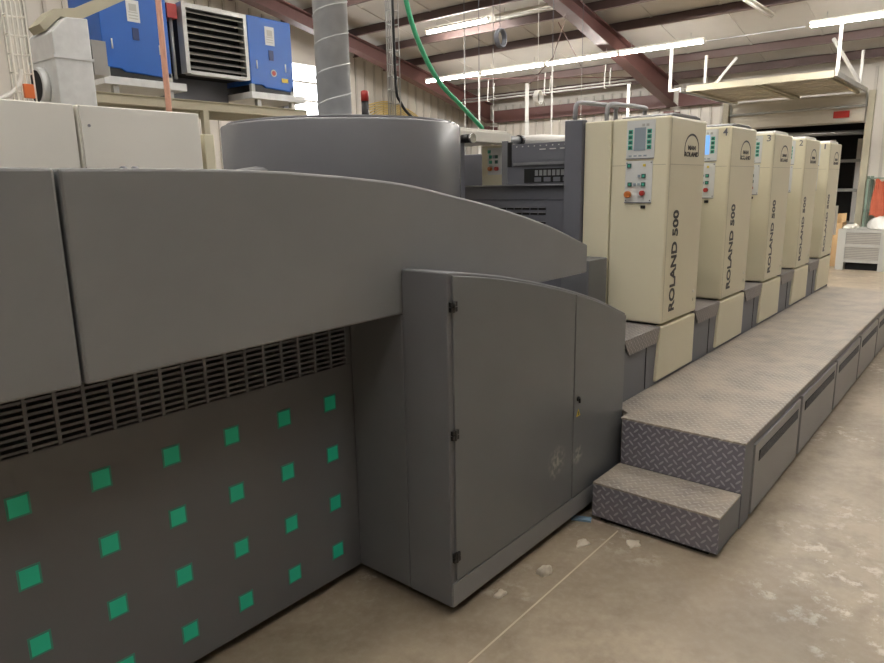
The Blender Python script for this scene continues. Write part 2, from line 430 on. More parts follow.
for y in (.0, -2.2): low(lamp(12.43, y, HID, 'strip lights over the aisle'))
for y in (4., 2.1, -.9): lamp(11.17, y, HID, 'strip lights over the aisle')
for x, ys in ((8.4, (9.3, 7.4, 4.2, 2.1, -.9)), (5.4, (9.3, 7.4, 4.2, 2.1, -.9)), (2.2, (7.4, 4.2, 2.05, -.05, -1.9)), (-.6, (7.4, 4.2, 2.1, -.05, -1.9)), (-3.6, (7.4, 4.2, 2.1, -.9))):
    for y in ys: lamp(x, y, HID, 'strip lights over the aisle')
o = put(make_light('unlit white strip light end to end with the lone lit one', None, 1.3, False), 11.17, 7.25)
o = make_light('unlit white strip light hung crosswise above the loading door', None, 1.5, False)
o.location = (12.15, 3.5, 4.28); o.rotation_euler.z = PI/2
# dark rail between the two lit runs of the far row
tag(MB().box(12.41, 12.45, 2.86, 4.38, 3.975, 3.99, 'rail').build('light_rail'), 'thin pale rail linking the two lit runs of the far light row', 'rail')

# ------------------------------------------------------------------ delivery end of the press (near left)
D = thing('press_delivery', 'dark grey press delivery housing with curved top cover and green squares, near left', 'printing press', (.6, 2.4, 0))
TOP = [(-1.6,1.705),(.66,1.705),(1.05,1.705),(1.363,1.696),(1.81,1.661),(2.093,1.614),(2.433,1.55),(2.851,1.45),(3.235,1.33)]
def top_pts(x0, x1, n, dz=0.): return [(x0+(x1-x0)*i/n, curve_interp(TOP, x0+(x1-x0)*i/n)+dz) for i in range(n+1)]
c = MB(); c.prism([(.664,1.184),(3.235,1.184)] + top_pts(.664, 3.235, 40)[::-1], 1.70, 2.02, 'y', 'cover_grey'); c.build('top_cover', D, .008)
c = MB(); c.prism([(-1.6,1.184),(.656,1.184),(.656,1.705),(-1.6,1.705)], 1.70, 2.02, 'y', 'cover_grey'); lc = c.build('rear_cover', D, .008)
for x in (.845, .875): MB().tube([(x,1.76,1.69),(x,1.76,1.706),(x,1.76,1.712)], [.012,.012,.005], 'frame_grey', 10).build('lift_stud', D)
c = MB(); c.box(-1.6, 1.812, 1.996, 2.04, .045, .952, 'panel_grey'); sp = c.build('side_panel', D, .004)
for i in range(6):
    for j in range(4):
        x = .561+.2235*i; z = .812-.2145*j; q = MB()
        q.box(x-.031, x+.031, 1.9945, 1.996, z-.033, z+.033, 'green_edge'); q.box(x-.025, x+.025, 1.9935, 1.9946, z-.027, z+.027, 'green_square')
        q.build('green_square', sp)
g = MB()   # slotted vent strip
g.box(-1.6, 1.812, 2.035, 2.04, .952, 1.2, 'dark')
g.box(1.775, 1.812, 1.996, 2.035, .952, 1.2, 'panel_grey'); g.box(-1.6, 1.775, 1.996, 2.03, 1.11, 1.2, 'panel_grey')
x = 1.775-.0775
while x > -1.6: g.box(x-.005, x+.005, 1.996, 2.03, .952, 1.115, 'panel_grey'); x -= .0775
for k in range(9): z = .957+.0193*k; g.box(-1.6, 1.775, 2.0, 2.032, z-.0005, z+.0075, 'panel_grey')
g.build('vent_grille', D)
c = MB(); c.prism([(-1.6,.042),(3.2,.042)] + [(x, z-.05 if x < 1.85 else min(z-.05, 1.495)) for x, z in top_pts(-1.55, 3.2, 60)][::-1], 2.045, 3.5, 'y', 'frame_grey'); c.build('body', D)
c = MB(); c.box(-1.6, 1.78, 2.14, 3.4, 0, .042, 'dark'); c.build('plinth', D)
# side cabinet
K = thing('side_cabinet', 'grey steel side cabinet with curved top jutting out below the top cover', 'cabinet', (2.54, 1.75, 0))
CT = [(1.813,1.354),(1.844,1.352),(2.009,1.329),(2.207,1.293),(2.432,1.244),(2.716,1.172),(2.986,1.09),(3.268,.985)]
def ct(x0, x1, n, dz=0): return [(x0+(x1-x0)*i/n, curve_interp(CT, x0+(x1-x0)*i/n)+dz) for i in range(n+1)]
c = MB(); c.prism([(1.813,.05),(3.268,.05)] + ct(1.813, 3.268, 34)[::-1], 1.502, 1.718, 'y', 'panel_grey')
c.prism([(1.8145,.05),(3.2,.05)] + [(x, min(z, 1.182)) for x, z in ct(1.8145, 3.2, 24, -.03)][::-1], 1.72, 2.012, 'y', 'panel_grey'); c.build('carcass', K, .006)
c = MB(); c.prism([(1.838,.158),(2.722,.158)] + ct(1.838, 2.722, 24, -.012)[::-1], 1.494, 1.503, 'y', 'door_grey'); dr = c.build('door', K, .003)
c = MB(); c.prism([(2.730,.158),(3.262,.158)] + ct(2.730, 3.262, 16, -.012)[::-1], 1.494, 1.503, 'y', 'door_grey'); pr = c.build('end_panel', K, .003)
c = MB(); c.box(1.816, 3.266, 1.496, 1.504, .052, .150, 'cover_grey'); c.build('kick_panel', K, .003)
for z in (1.232, .755, .262):
    h = MB(); h.box(1.816, 1.852, 1.486, 1.497, z-.018, z-.002, 'black'); h.box(1.816, 1.852, 1.486, 1.497, z+.002, z+.018, 'black'); h.tube([(1.834,1.489,z-.02),(1.834,1.489,z+.02)], .006, 'black', 8); h.build('hinge', K)
h = MB(); h.tube([(2.765,1.496,.652),(2.765,1.487,.652)], .012, 'black', 12); h.box(2.761,2.769,1.480,1.488,.634,.656,'black'); h.build('lock', pr)
h = MB(); h.prism([(2.752,.565),(2.79,.565),(2.771,.600)], 1.4925, 1.4945, 'y', 'yellow'); h.prism([(2.768,.571),(2.774,.571),(2.773,.588),(2.769,.588)], 1.4915, 1.4926, 'y', 'black'); h.build('warning_label', pr)
MB().box(1.93, 3.2, 1.62, 1.98, 0, .052, 'dark').build('plinth', K)
K.location.x -= .015; K.location.y -= .02
# exhaust hood with duct
HX, HY, HR, HZ0, HZ1 = 2.56, 2.81, .63, 1.50, 1.957
Hh = thing('exhaust_hood', 'round grey exhaust hood standing on the press behind the curved cover', 'hood', (HX, HY, HZ0))
pts = []
for k in range(65):   # round all the way but for one flat facet on the right
    a = math.radians(-58 - k*(360-52)/64.); pts.append((HX+HR*math.cos(a), HY+HR*math.sin(a)))
c = MB(); c.prism(pts, HZ0, HZ1, 'z', 'hood_grey', True)
for fc in c.bm.faces:
    if abs(fc.normal.z) > .5: fc.smooth = False
c.build('shell', Hh, .01)
c = MB(); c.tube([(HX,HY,HZ1),(HX,HY,HZ1+.012)], HR-.03, 'hood_grey', 64); c.build('lid', Hh)
hs = smoothpath([(2.02,2.55,1.74),(1.95,2.72,1.73),(1.86,2.9,1.70),(1.78,3.0,1.64)])
MB().tube(hs, .025, 'rail', 10).build('hose', Hh)
# spiral duct
dx, dy = HX-.035, HY+.02
Du = thing('spiral_duct', 'shiny galvanised spiral duct rising from the round hood', 'duct', (dx, dy, HZ1+.012))
DR = .089
c = MB(); c.tube([(dx,dy,HZ1+.012),(dx,dy,plane_z(dx)+.10)], DR, 'galv', 40); c.build('pipe', Du)
hel = []
turns = 30; z0, z1 = HZ1+.05, plane_z(dx)
for k in range(turns*20+1):
    a = 2*PI*k/20; hel.append((dx+DR*math.cos(a), dy+DR*math.sin(a), z0+(z1-z0)*k/(turns*20)))
MB().tube(hel, .004, 'galv', 5).build('spiral_seam', Du)
MB().tube([(dx,dy,HZ1+.01),(dx,dy,HZ1+.035)], DR+.012, 'galv', 40).build('collar', Du)
tag(MB().tube([(dx+.2,dy+.35,HZ1+.0),(dx+.2,dy+.35,3.2),(dx+.2,dy+.35,plane_z(2.7)+.1)], .008, 'black', 6).build('black_cable'), 'thin black cable dropping beside the spiral duct', 'cable')
# pale sheet feed deck and wrapped roll behind the hood
Fd = thing('feed_deck', 'pale beige deck reaching from the round hood to the first press unit', 'deck', (3.6,2.9,1.6))
c = MB(); c.box(3.2, 3.98, 2.69, 3.2, 1.918, 1.985, 'cream_pale'); c.box(3.2, 3.95, 2.70, 3.25, 1.985, 2.0, 'cream_pale'); c.build('top_plate', Fd, .004)
MB().box(3.30, 3.50, 2.72, 2.82, 1.2, 1.917, 'frame_grey').build('support', Fd)
c = MB(); c.tube([(3.44,2.72,1.93),(3.44,2.62,1.93)], .026, 'black', 16); c.tube([(3.44,2.62,1.93),(3.44,2.605,1.93)], .03, 'chrome', 16); c.build('shaft_end', Fd)
c = MB(); c.tube([(3.98,2.78,1.955),(4.2,2.78,1.955)], .028, 'rail', 12); c.tube([(4.2,2.78,1.955),(4.24,2.78,1.955)], .036, 'black', 12); c.build('roller_arm', Fd)
tag(MB().tube([(4.245,2.78,1.955),(4.5,2.78,1.965),(5.1,2.78,1.98)], [.036,.044,.044], 'white', 14).build('wrapped_roller'), 'white wrapped roller lying level beyond the pale deck', 'roller')

# ------------------------------------------------------------------ printing units
PX, PITCH, YF, TW = 3.822, 1.061, 1.517, .573
PZ = .455
TXT = text_mesh('ROLAND 500', .03); TMAN = text_mesh('MAN', .03); TROL = text_mesh('ROLAND', .03)
def make_unit(x0, number, blue_lcd, label):
    U = thing('printing_unit', label, 'printing press', (x0+.28, 1.9, PZ))
    x1 = x0+TW
    c = MB(); c.box(x0, x1, YF, 1.868, .822, 2.008, 'cream'); tw = c.build('control_tower', U, .014, 3)
    c = MB(); c.box(x0+.002, x1-.01, 1.874, 2.05, .822, 2.006, 'cream'); c.build('rear_cover', U, .008)
    # seam ring across the tower
    c = MB(); c.box(x0-.0012, x0, YF+.02, 1.86, 1.742, 1.745, 'beam_beige'); c.box(x0+.02, x1-.02, YF-.0012, YF, 1.742, 1.745, 'beam_beige'); c.box(x0+.012,x0+.015,YF-.0012,YF,.84,1.99,'beam_beige'); c.build('seam', tw)
    c = MB(); X = x0-.004   # display panel faces the step
    c.box(X, x0, 1.606, 1.775, 1.782, 1.992, 'label_white')
    c.box(X-.002, X, 1.660, 1.728, 1.825, 1.952, 'lcd_blue' if blue_lcd else 'lcd')
    for k in range(4):
        for y in (1.638, 1.751):
            z = 1.842+k*.029; c.box(X-.002, X, y-.013, y+.013, z-.011, z+.013, 'key_green'); c.box(X-.0035, X-.002, y-.008, y+.008, z-.007, z+.007, 'key_dark')
    for y in (1.66, 1.69, 1.72, 1.75): c.box(X-.002, X, y-.009, y+.009, 1.792, 1.800, 'lcd'); 
    for y in (1.65, 1.675): c.box(X-.002, X, y-.008, y+.008, 1.958, 1.972, 'plastic_grey')
    c.box(X-.003, X, 1.606, 1.775, 1.778, 1.783, 'frame_grey')
    c.build('display_panel', tw)
    c = MB(); c.box(X, x0, 1.612, 1.775, 1.532, 1.768, 'label_white')
    for y, z, m in ((1.752,1.742,'key_dark'),(1.66,1.742,'yellow'),(1.662,1.682,'key_dark'),(1.69,1.682,'lcd'),(1.662,1.635,'key_dark'),(1.745,1.635,'key_dark'),(1.715,1.635,'lcd'),(1.69,1.635,'lcd')):
        s = .012 if m == 'key_dark' else .007
        c.box(X-.006, X, y-s, y+s, z-s, z+s, m)
        if m == 'key_dark': c.box(X-.007, X-.006, y-s*.5, y+s*.5, z-s*.5, z+s*.5, 'key_green')
    for y in (1.62, 1.767):
        for z in (1.543, 1.757): c.tube([(X,y,z),(X-.002,y,z)], .004, 'frame_grey', 8)
    c.box(X-.003, X, 1.612, 1.775, 1.528, 1.533, 'frame_grey')
    c.build('button_panel', tw)
    c = MB(); c.tube([(X,1.748,1.578),(X-.014,1.748,1.578)], .012, 'yellow', 14); c.tube([(X-.014,1.748,1.578),(X-.03,1.748,1.578),(X-.034,1.748,1.578)], [.02,.02,.014], 'knob_orange', 16); c.build('emergency_button', tw)
    c = MB(); c.tube([(X,1.664,1.585),(X-.02,1.664,1.585)], .015, 'red', 14); c.build('stop_button', tw)
    c = MB(); c.box(x0-.008, x0, 1.646, 1.672, 1.497, 1.515, 'black'); c.build('key_switch', tw)
    # lettering and emblem on the front
    c = MB(); c.mesh(TXT, lambda v: (x0+.185-v.y*.085, YF-.0009-v.z*.0009, .885+v.x*.60), 'black'); c.build('lettering', tw)
    c = MB(); ex = x0+.335; arc = []
    n = 24
    for k in range(n+1):
        a = PI*k/n; arc.append((a, ex-.115*math.cos(a), 1.835+.088*math.sin(a)))
    mi = c.mi('black'); prev = None
    for a, X1, Z1 in arc:
        wdt = .004+.009*math.sin(a)**2
        k2 = 1-wdt/.1
        row = [c.bm.verts.new(p) for p in ((X1, YF-.0015, Z1), (ex+(X1-ex)*k2, YF-.0015, 1.835+(Z1-1.835)*k2), (ex+(X1-ex)*k2, YF, 1.835+(Z1-1.835)*k2), (X1, YF, Z1))]
        if prev:
            for q in range(4): c.face([prev[q], prev[(q+1)%4], row[(q+1)%4], row[q]], mi)
        else: c.face(row, mi)
        prev = row
    c.face(prev[::-1], mi)
    for X1 in (ex-.115, ex+.108): c.box(X1, X1+.005, YF-.0015, YF, 1.80, 1.836, 'black')
    c.mesh(TMAN, lambda v: (ex-.06+v.x*.12, YF-.0009-v.z*.0009, 1.828+v.y*.026), 'black')
    c.mesh(TROL, lambda v: (ex-.115+v.x*.23, YF-.0009-v.z*.0009, 1.79+v.y*.028), 'black')
    c.build('emblem', tw)
    if number:
        tm = text_mesh(number, .01); c = MB(); c.mesh(tm, lambda v: (x0-.0009-v.z*.0009, 1.575-v.x*(.012 if number == '1' else .03), 1.945+v.y*.05), 'frame_grey'); c.build('unit_number', tw)
    # bolt on the front
    MB().tube([(x0+.50,YF,.96),(x0+.50,YF-.006,.96)], .008, 'cream_pale', 10).build('latch', tw)
    MB().box(x0+.498, x0+.508, YF-.0015, YF, .895, .915, 'beam_beige').build('maker_mark', tw)
    c = MB(); c.prism([(x0+.06,2.006),(x1-.03,2.006),(x1-.03,2.026),(x1-.1,2.034),(x0+.16,2.034),(x0+.06,2.016)], 1.55, 1.84, 'y', 'black' if number in ('', '4') else 'white'); c.build('top_cap', U, .004)
    # lower door panel, spreading a little to the left at the foot
    c = MB(); c.prism([(x0-.035,.478),(x1-.004,.478),(x1-.004,.806),(x0+.006,.806)], YF, YF+.055, 'y', 'cream'); c.build('lower_panel', U, .01)
    # grey base and tread plate with its turned-down lip
    c = MB(); c.box(x0-.485, x1-.002, 1.535, 2.05, PZ+.001, .80, 'frame_grey')
    c.box(x0-.16, x0-.155, 1.532, 1.535, PZ+.01, .74, 'dark'); c.build('base', U)
    c = MB(); c.box(x0-.484, x0-.004, 1.517, 2.0, .803, .815, 'tread_small'); tp = c.build('tread_plate', U, .004)
    c = MB(); c.prism([(x0-.484,.803),(x0-.008,.803),(x0-.05,.722),(x0-.42,.722)], 1.5175, 1.523, 'y', 'tread_small'); c.build('flap', tp)
    c = MB(); c.box(x0+.05, x0+.31, 2.06, 3.55, PZ+.001, 1.59, 'frame_grey'); c.box(x0+.31, x0+.95, 2.06, 3.55, PZ+.001, 1.87, 'frame_grey'); c.build('frame', U, .008)
    return U
labs = ['first cream printing unit tower nearest the step, with orange and red stop buttons',
        'second printing unit tower from the step, marked with the number 4',
        'third printing unit tower from the step, middle of the row of five',
        'fourth printing unit tower from the step, next to the last',
        'fifth and last printing unit tower, at the far end by the doorway']
units = [make_unit(PX+PITCH*k, n, k == 1, labs[k]) for k, n in enumerate(('', '4', '3', '2', '1'))]
for u in units: u['group'] = 'printing units of the press'
# things of the first unit only
U = units[0]
c = MB(); c.box(3.80, 3.866, 2.055, 2.175, PZ+.001, 2.022, 'frame_grey'); c.build('end_column', U, .006)
c = MB(); c.box(3.835, 3.866, 2.18, 3.5, PZ+.001, 1.636, 'frame_grey')
c.box(3.832, 3.835, 2.18, 3.5, 1.545, 1.548, 'dark')
for z in (1.49, 1.458, 1.40, 1.368):
    for k in range(9): y = 2.32+k*.062; c.box(3.832, 3.8352, y, y+.056, z-.008, z+.006, 'dark'); c.box(3.829, 3.833, y, y+.056, z+.006, z+.009, 'rail')
c.box(3.80, 3.866, 2.176, 3.5, 1.636, 1.644, 'rail'); c.build('end_guard', U, .002)
c = MB(); x = 3.855
c.box(x, x+.012, 2.14, 2.60, 1.80, 1.905, 'frame_grey'); c.box(x-.012, x+.01, 2.15, 2.58, 1.768, 1.786, 'rail')
c.box(x, x+.01, 2.6, 2.635, 1.76, 1.92, 'black'); c.box(x, x+.012, 2.635, 2.68, 1.644, 1.93, 'hood_grey')
for k in range(9): c.tube([(x,2.2+k*.045,1.888),(x-.003,2.2+k*.045,1.888)], .004, 'white', 8)
for k in range(3): c.box(x-.004, x, 2.19+k*.075, 2.235+k*.075, 1.862, 1.868, 'white')
c.box(x+.002, x+.012, 2.14, 2.64, 1.6445, 1.80, 'frame_grey'); c.box(x-.003, x+.005, 2.14, 2.50, 1.655, 1.745, 'dark')
for k in range(8): c.box(x-.006, x-.003, 2.17+k*.032, 2.192+k*.032, 1.70, 1.735, 'rail')
for k in range(4): c.box(x-.005, x-.003, 2.16+k*.07, 2.21+k*.07, 1.662, 1.69, 'frame_grey')
c.build('ink_guard', U)
for y, xa, za in ((2.12, 3.83, 2.125), (1.96, 3.93, 2.11)):
    MB().tube(smoothpath([(xa,y,2.0),(xa,y,za-.05),(xa+.035,y,za),(xa+.25,y,za+.012),(xa+.52,y-.01,za+.015),(xa+.545,y,za-.01),(xa+.55,y,1.99)], 5), .014, 'rail', 10).build('handrail', U)
tag(MB().box(3.56, 3.795, 1.86, 2.045, .817, 1.205, 'panel_grey').build('grey_post', None, .006), 'narrow grey cover box between the curved housing and the first cream tower', 'cover')
# cream console on the far side of the press
Cn = thing('remote_console', 'small cream control box with green buttons seen beside the round hood', 'control panel', (3.98,2.8,1.591))
MB().box(3.925, 4.1, 2.695, 2.90, 1.591, 1.912, 'cream').build('box', Cn, .006)
c = MB(); X = 3.921; c.box(X, 3.925, 2.725, 2.845, 1.715, 1.895, 'label_white')
for y, z, m in ((2.83,1.87,'key_green'),(2.82,1.835,'key_green'),(2.77,1.835,'key_dark'),(2.82,1.80,'key_green'),(2.77,1.80,'key_dark'),(2.79,1.835,'lcd')): c.box(X-.006, X, y-.011, y+.011, z-.011, z+.011, m)
c.build('button_panel', Cn)
for y, m in ((2.82,'knob_orange'),(2.765,'red')): MB().tube([(X,y,1.755),(X-.02,y,1.755)], .014, m, 12).build('stop_button', Cn)

# ------------------------------------------------------------------ walkway and step
W = thing('walkway', 'long raised checker plate walkway along the printing units', 'platform', (5.9,1.2,0))
WE = 8.62
c = MB(); c.prism([(3.154,.82),(WE,.82),(WE,2.0),(3.285,2.0),(3.285,1.50),(3.24,1.44),(3.154,1.44)], PZ-.012, PZ, 'z', 'tread_dusty'); c.build('deck', W, .004)
c = MB(); c.box(3.154, 3.160, .822, 1.43, .205, PZ-.012, 'tread_clean'); c.build('riser', W)
c = MB(); c.box(3.161, WE, .845, 1.43, .02, PZ-.0125, 'frame_grey'); c.box(3.161, 3.30, .822, .845, .02, PZ-.0125, 'frame_grey'); c.box(3.30, WE, .826, .845, .405, PZ-.0125, 'panel_grey'); c.build('side_frame', W)
for a, b in ((3.325,4.232),(4.285,5.262),(5.31,6.215),(6.265,7.13),(7.18,8.10)):
    c = MB(); c.box(a, b, .818, .844, .03, .395, 'cover_grey'); p = c.build('vent_panel', W, .004)
    c = MB(); c.box(a+.07, b-.05, .816, .8185, .29, .345, 'dark')
    x = a+.08
    while x < b-.06: c.quadbar((x,.8155,.290),(x+.02,.8155,.345), .002, .006, 'panel_grey'); x += .024
    c.build('vent_slots', p)
St = thing('step', 'low checker plate step in front of the walkway end', 'step', (3.0,1.13,0))
c = MB(); c.box(2.852, 3.15, .822, 1.436, .193, .205, 'tread_dusty'); c.build('tread', St, .004)
c = MB(); c.box(2.852, 2.858, .824, 1.434, .028, .193, 'tread_clean'); c.build('riser', St)
c = MB(); c.box(2.859, 3.15, .824, .832, .028, .193, 'frame_grey'); c.build('side_plate', St); MB().box(2.859, 3.15, 1.426, 1.434, .028, .193, 'frame_grey').build('side_plate', St)
c = MB(); c.box(2.88, 3.12, .87, 1.4, 0, .10, 'dark'); c.build('foot', St)
# small litter on the floor
def scrap(name, pts, r, m, label, cat):
    tag(MB().tube(smoothpath(pts, 4), r, m, 6).build(name), label, cat)
tag(MB().quadbar((2.80,1.52,.006),(2.838,1.43,.006), .04, .01, 'tape_blue').build('blue_strip'), 'pale blue strip on the floor at the foot of the step', 'strip')

# ------------------------------------------------------------------ cabinets, pipes and trays behind the press
for a, b, lab in ((.55,1.652,'left of the two cream cabinets standing behind the press'),(1.662,2.385,'right of the two cream cabinets behind the press, its edge by the hood')):
    t = thing('electrical_cabinet', lab, 'cabinet', ((a+b)/2,4.15,0), 'cream cabinets behind the press')
    MB().box(a, b, 3.92, 4.4, .08, 2.108, 'cream_pale').build('carcass', t, .008)
    c = MB(); c.box(a+.01, b-.01, 3.90, 3.92, .1, 2.104, 'cream_pale'); dd = c.build('door', t, .005)
    for z in (.4, 2.0): MB().tube([(a+.05,3.90,z),(a+.05,3.896,z)], .008, 'rail', 8).build('bolt', dd)
    MB().box(a+.02, b-.02, 3.95, 4.38, 0, .08, 'dark').build('plinth', t)
t = tag(MB().box(2.43, 2.50, 3.95, 4.3, 0, 1.99, 'cream').build('cream_post', None, .006), 'slim cream post between the cream cabinets and the round hood', 'post')
def wire_tray(x, y, z0, z1, w, m, name, label, extra=None):
    t = thing('wire_tray', label, 'cable tray', (x, y, z0))
    c = MB()
    for k in range(5): xx = x-w/2+w*k/4; c.tube([(xx,y,z0),(xx,y,z1)], .006, m, 5)
    for yy in (y-.06,):
        for xx in (x-w/2, x+w/2): c.tube([(xx,yy,z0),(xx,yy,z1)], .005, m, 5)
    z = z0+.03
    while z < z1:
        c.tube([(x-w/2,y-.06,z),(x-w/2,y,z),(x+w/2,y,z),(x+w/2,y-.06,z)], .006, m, 5); z += .105
    c.build('wire_basket', t)
    return t
t1 = wire_tray(1.665, 4.62, 0, plane_z(1.66), .10, 'cream_pale', '', 'white wire cable tray rising at the upper left corner')
MB().tube(smoothpath([(1.66,4.585,2.36),(1.65,4.585,2.30),(1.60,4.57,2.23),(1.48,4.56,2.16)]), .012, 'white', 8).build('cable', t1)
MB().box(1.645, 1.70, 4.53, 4.555, 2.195, 2.275, 'orange').build('junction_box', t1, .004)
t2 = wire_tray(4.40, 4.2, 0, plane_z(4.4), .085, 'steel', '', 'grey wire cable tray rising behind the round hood')
MB().tube(smoothpath([(4.41,4.17,4.),(4.42,4.17,2.6),(4.48,4.17,2.35),(4.62,4.12,2.2),(4.75,4.05,2.1)]), .012, 'black', 8).build('cable', t2)
tag(MB().tube([(2.58,4.6,0),(2.575,4.6,3.2),(2.58,4.6,plane_z(2.58))], .02, 'pink', 12).build('salmon_pipe'), 'thin salmon pink pipe rising in front of the left blue unit', 'pipe')
tag(MB().tube(smoothpath([(4.51,4.2,4.4),(4.53,4.2,3.6),(4.63,4.2,3.15),(4.80,4.2,2.83),(5.05,4.2,2.57),(5.35,4.2,2.4),(5.7,4.2,2.2)]), .022, 'hose_green', 10).build('green_hose'), 'green air hose curving down from the roof behind the hood', 'hose')
b = thing('signal_beacon', 'red topped black signal beacon on a pole behind the round hood', 'beacon', (4.08,4.2,0))
MB().tube([(4.08,4.2,0),(4.08,4.2,2.1)], .012, 'black', 8).build('pole', b)
MB().tube([(4.08,4.2,2.1),(4.08,4.2,2.335)], .03, 'black', 14).build('body', b)
MB().tube([(4.08,4.2,2.335),(4.08,4.2,2.41),(4.08,4.2,2.42)], [.032,.032,.02], 'red', 14).build('lens', b)
c = MB()
for k in range(14):
    yy = 11.5+.03*k; c.tube(smoothpath([(11.9+.05*k,12.24,3.55-.05*k),(12.7,12.25,3.7-.04*k),(13.6,12.25,3.5-.05*k),(14.3,12.25,3.1-.02*k)], 5), .014, 'wire_yellow', 5)
tag(c.build('yellow_rope'), 'bundle of yellow rope looped on the gable wall behind the green hose', 'rope')

# galvanised elbow duct upper left
G = thing('ventilation_duct', 'galvanised square duct with round side opening at upper left', 'duct', (2.15,5.2,0))
c = MB(); c.prism([(2.028,0),(2.273,0),(2.273,2.80),(2.13,2.79),(2.028,2.685)], 5.0, 5.42, 'y', 'galv'); c.build('body', G, .008)
MB().box(2.02, 2.281, 4.992, 5.428, 2.525, 2.54, 'galv').build('flange', G)
c = MB(); c.tube([(2.03,5.24,2.36),(1.98,5.24,2.36)], .125, 'galv', 24); c.tube([(1.979,5.24,2.36),(1.978,5.24,2.36)], .105, 'dark', 24); c.build('collar', G)
c = MB(); c.box(2.30, 2.40, 5.05, 5.3, 2.45, 2.68, 'steel'); c.box(2.27, 2.30, 5.1, 5.25, 2.5, 2.62, 'steel'); c.build('side_box', G)
c = MB(); c.prism([(2.03,2.70),(2.14,2.81),(2.27,2.81),(3.9,3.72),(3.9,3.80),(2.24,2.88),(2.10,2.85),(2.0,2.74)], 5.1, 5.3, 'y', 'beam_beige')
tag(c.build('flat_duct'), 'flat beige duct slanting upward across the left blue unit', 'duct')

# blue filter units on a steel platform
P = thing('equipment_platform', 'beige steel platform carrying the blue units behind the press', 'platform', (5,7.9,0))
c = MB(); c.box(3.2, 6.15, 7.45, 7.5, 2.56, 2.66, 'beam_beige'); c.box(3.2, 6.15, 7.43, 7.53, 2.655, 2.665, 'beam_beige'); c.build('front_beam', P)
c = MB(); c.box(3.2, 6.15, 8.3, 8.4, 2.56, 2.66, 'beam_beige'); c.build('rear_beam', P)
for x in (3.25, 4.6, 6.05):
    c = MB(); c.box(x, x+.06, 7.5, 8.3, 2.56, 2.655, 'beam_beige'); c.build('cross_beam', P)
    for y in (7.45, 8.32): MB().box(x, x+.07, y, y+.07, 0, 2.56, 'beam_beige').build('leg', P)
def blue_unit(x0, x1, ztop, label, extra):
    B = thing('filter_unit', label, 'filter unit', ((x0+x1)/2, 7.8, 2.665), 'blue filter units')
    c = MB(); c.box(x0-.06, x1+.12, 7.42, 8.25, 2.75, 2.83, 'galv'); c.build('tray', B, .004)
    for x in (x0+.05, x1-.08):
        for y in (7.47, 8.15): MB().box(x, x+.06, y, y+.06, 2.666, 2.75, 'steel').build('foot', B)
    c = MB(); c.prism([(x0,2.93),(x0+.18,2.93),(x0+.22,2.90),(x0+.30,2.90),(x1,2.88),(x1,ztop),(x0,ztop)], 7.5, 8.2, 'y', 'blue'); bd = c.build('housing', B, .01)
    c = MB(); c.box(x0+.03, x1-.03, 7.52, 8.18, 2.83, 2.93, 'black'); c.build('underframe', B)
    for x in (x0, x1-.05): MB().box(x, x+.05, 7.5, 7.55, 2.83, 2.935, 'plastic_grey').build('leg', B)
    xm = (x0+x1)/2
    c = MB(); c.box(xm-.08, xm+.06, 7.496, 7.5, 3.42, 3.64, 'label_white'); c.box(xm-.05, xm+.03, 7.494, 7.496, 3.53, 3.60, 'plastic_grey')
    for z in (3.45, 3.48, 3.51): c.box(xm-.06, xm+.04, 7.494, 7.496, z, z+.01, 'plastic_grey')
    c.build('notice', bd)
    MB().box(xm-.04, xm+.03, 7.492, 7.5, 3.24, 3.36, 'blue_dark').build('handle_recess', bd)
    for x in (x0+.1, x1-.12): MB().tube([(x,7.496,3.12),(x,7.496,3.22)], .008, 'white', 6).build('clip', bd)
    if extra:
        c = MB(); c.tube([(xm+.02,7.5,3.09),(xm+.02,7.496,3.09)], .045, 'white', 16); c.tube([(xm+.02,7.496,3.09),(xm+.02,7.494,3.09)], .03, 'red', 16); c.build('round_label', bd)
        MB().box(xm+.14, xm+.24, 7.496, 7.5, 2.99, 3.04, 'yellow').build('yellow_label', bd)
    return B
blue_unit(3.53, 4.28, 3.95, 'left blue filter unit behind the salmon pipe', False)
blue_unit(5.335, 5.995, 3.735, 'right blue filter unit with small stickers, beside the spiral duct', True)
L = thing('louvre_unit', 'grey louvred air unit between the two blue filter units', 'air unit', (4.9,7.8,2.665))
c = MB(); c.box(4.50, 5.30, 7.62, 8.2, 2.98, 3.71, 'dark'); c.build('housing', L)
c = MB(); c.box(4.47, 4.52, 7.5, 7.62, 2.97, 3.73, 'steel'); c.box(5.28, 5.325, 7.5, 7.62, 2.97, 3.73, 'steel'); c.box(4.52, 5.28, 7.5, 7.62, 3.68, 3.73, 'steel'); c.box(4.52, 5.28, 7.5, 7.62, 2.96, 3.0, 'steel'); c.build('frame', L)
c = MB()
for k in range(9): z = 3.035+k*.075; c.prism([(7.505,z),(7.51,z-.008),(7.61,z+.035),(7.605,z+.043)], 4.52, 5.28, 'x', 'steel')
c.build('louvre_slats', L)
c = MB(); c.box(4.42, 5.25, 7.9, 8.2, 2.72, 2.97, 'frame_grey'); c.box(4.5,4.6,7.9,8.2,2.665,2.72,'frame_grey'); c.box(5.15,5.25,7.9,8.2,2.665,2.72,'frame_grey'); c.build('stand', L)
MB().box(4.32, 4.44, 7.55, 7.75, 3.55, 3.70, 'red').build('isolator', L)
MB().tube([(4.38,7.6,2.9),(4.38,7.6,3.55)], .02, 'steel', 8).build('conduit', L)
tag(MB().box(6.125, 6.25, 7.9, 8.15, 0, 3.5, 'frame_grey').build('grey_pillar'), 'narrow grey pillar beside the right blue unit', 'pillar')

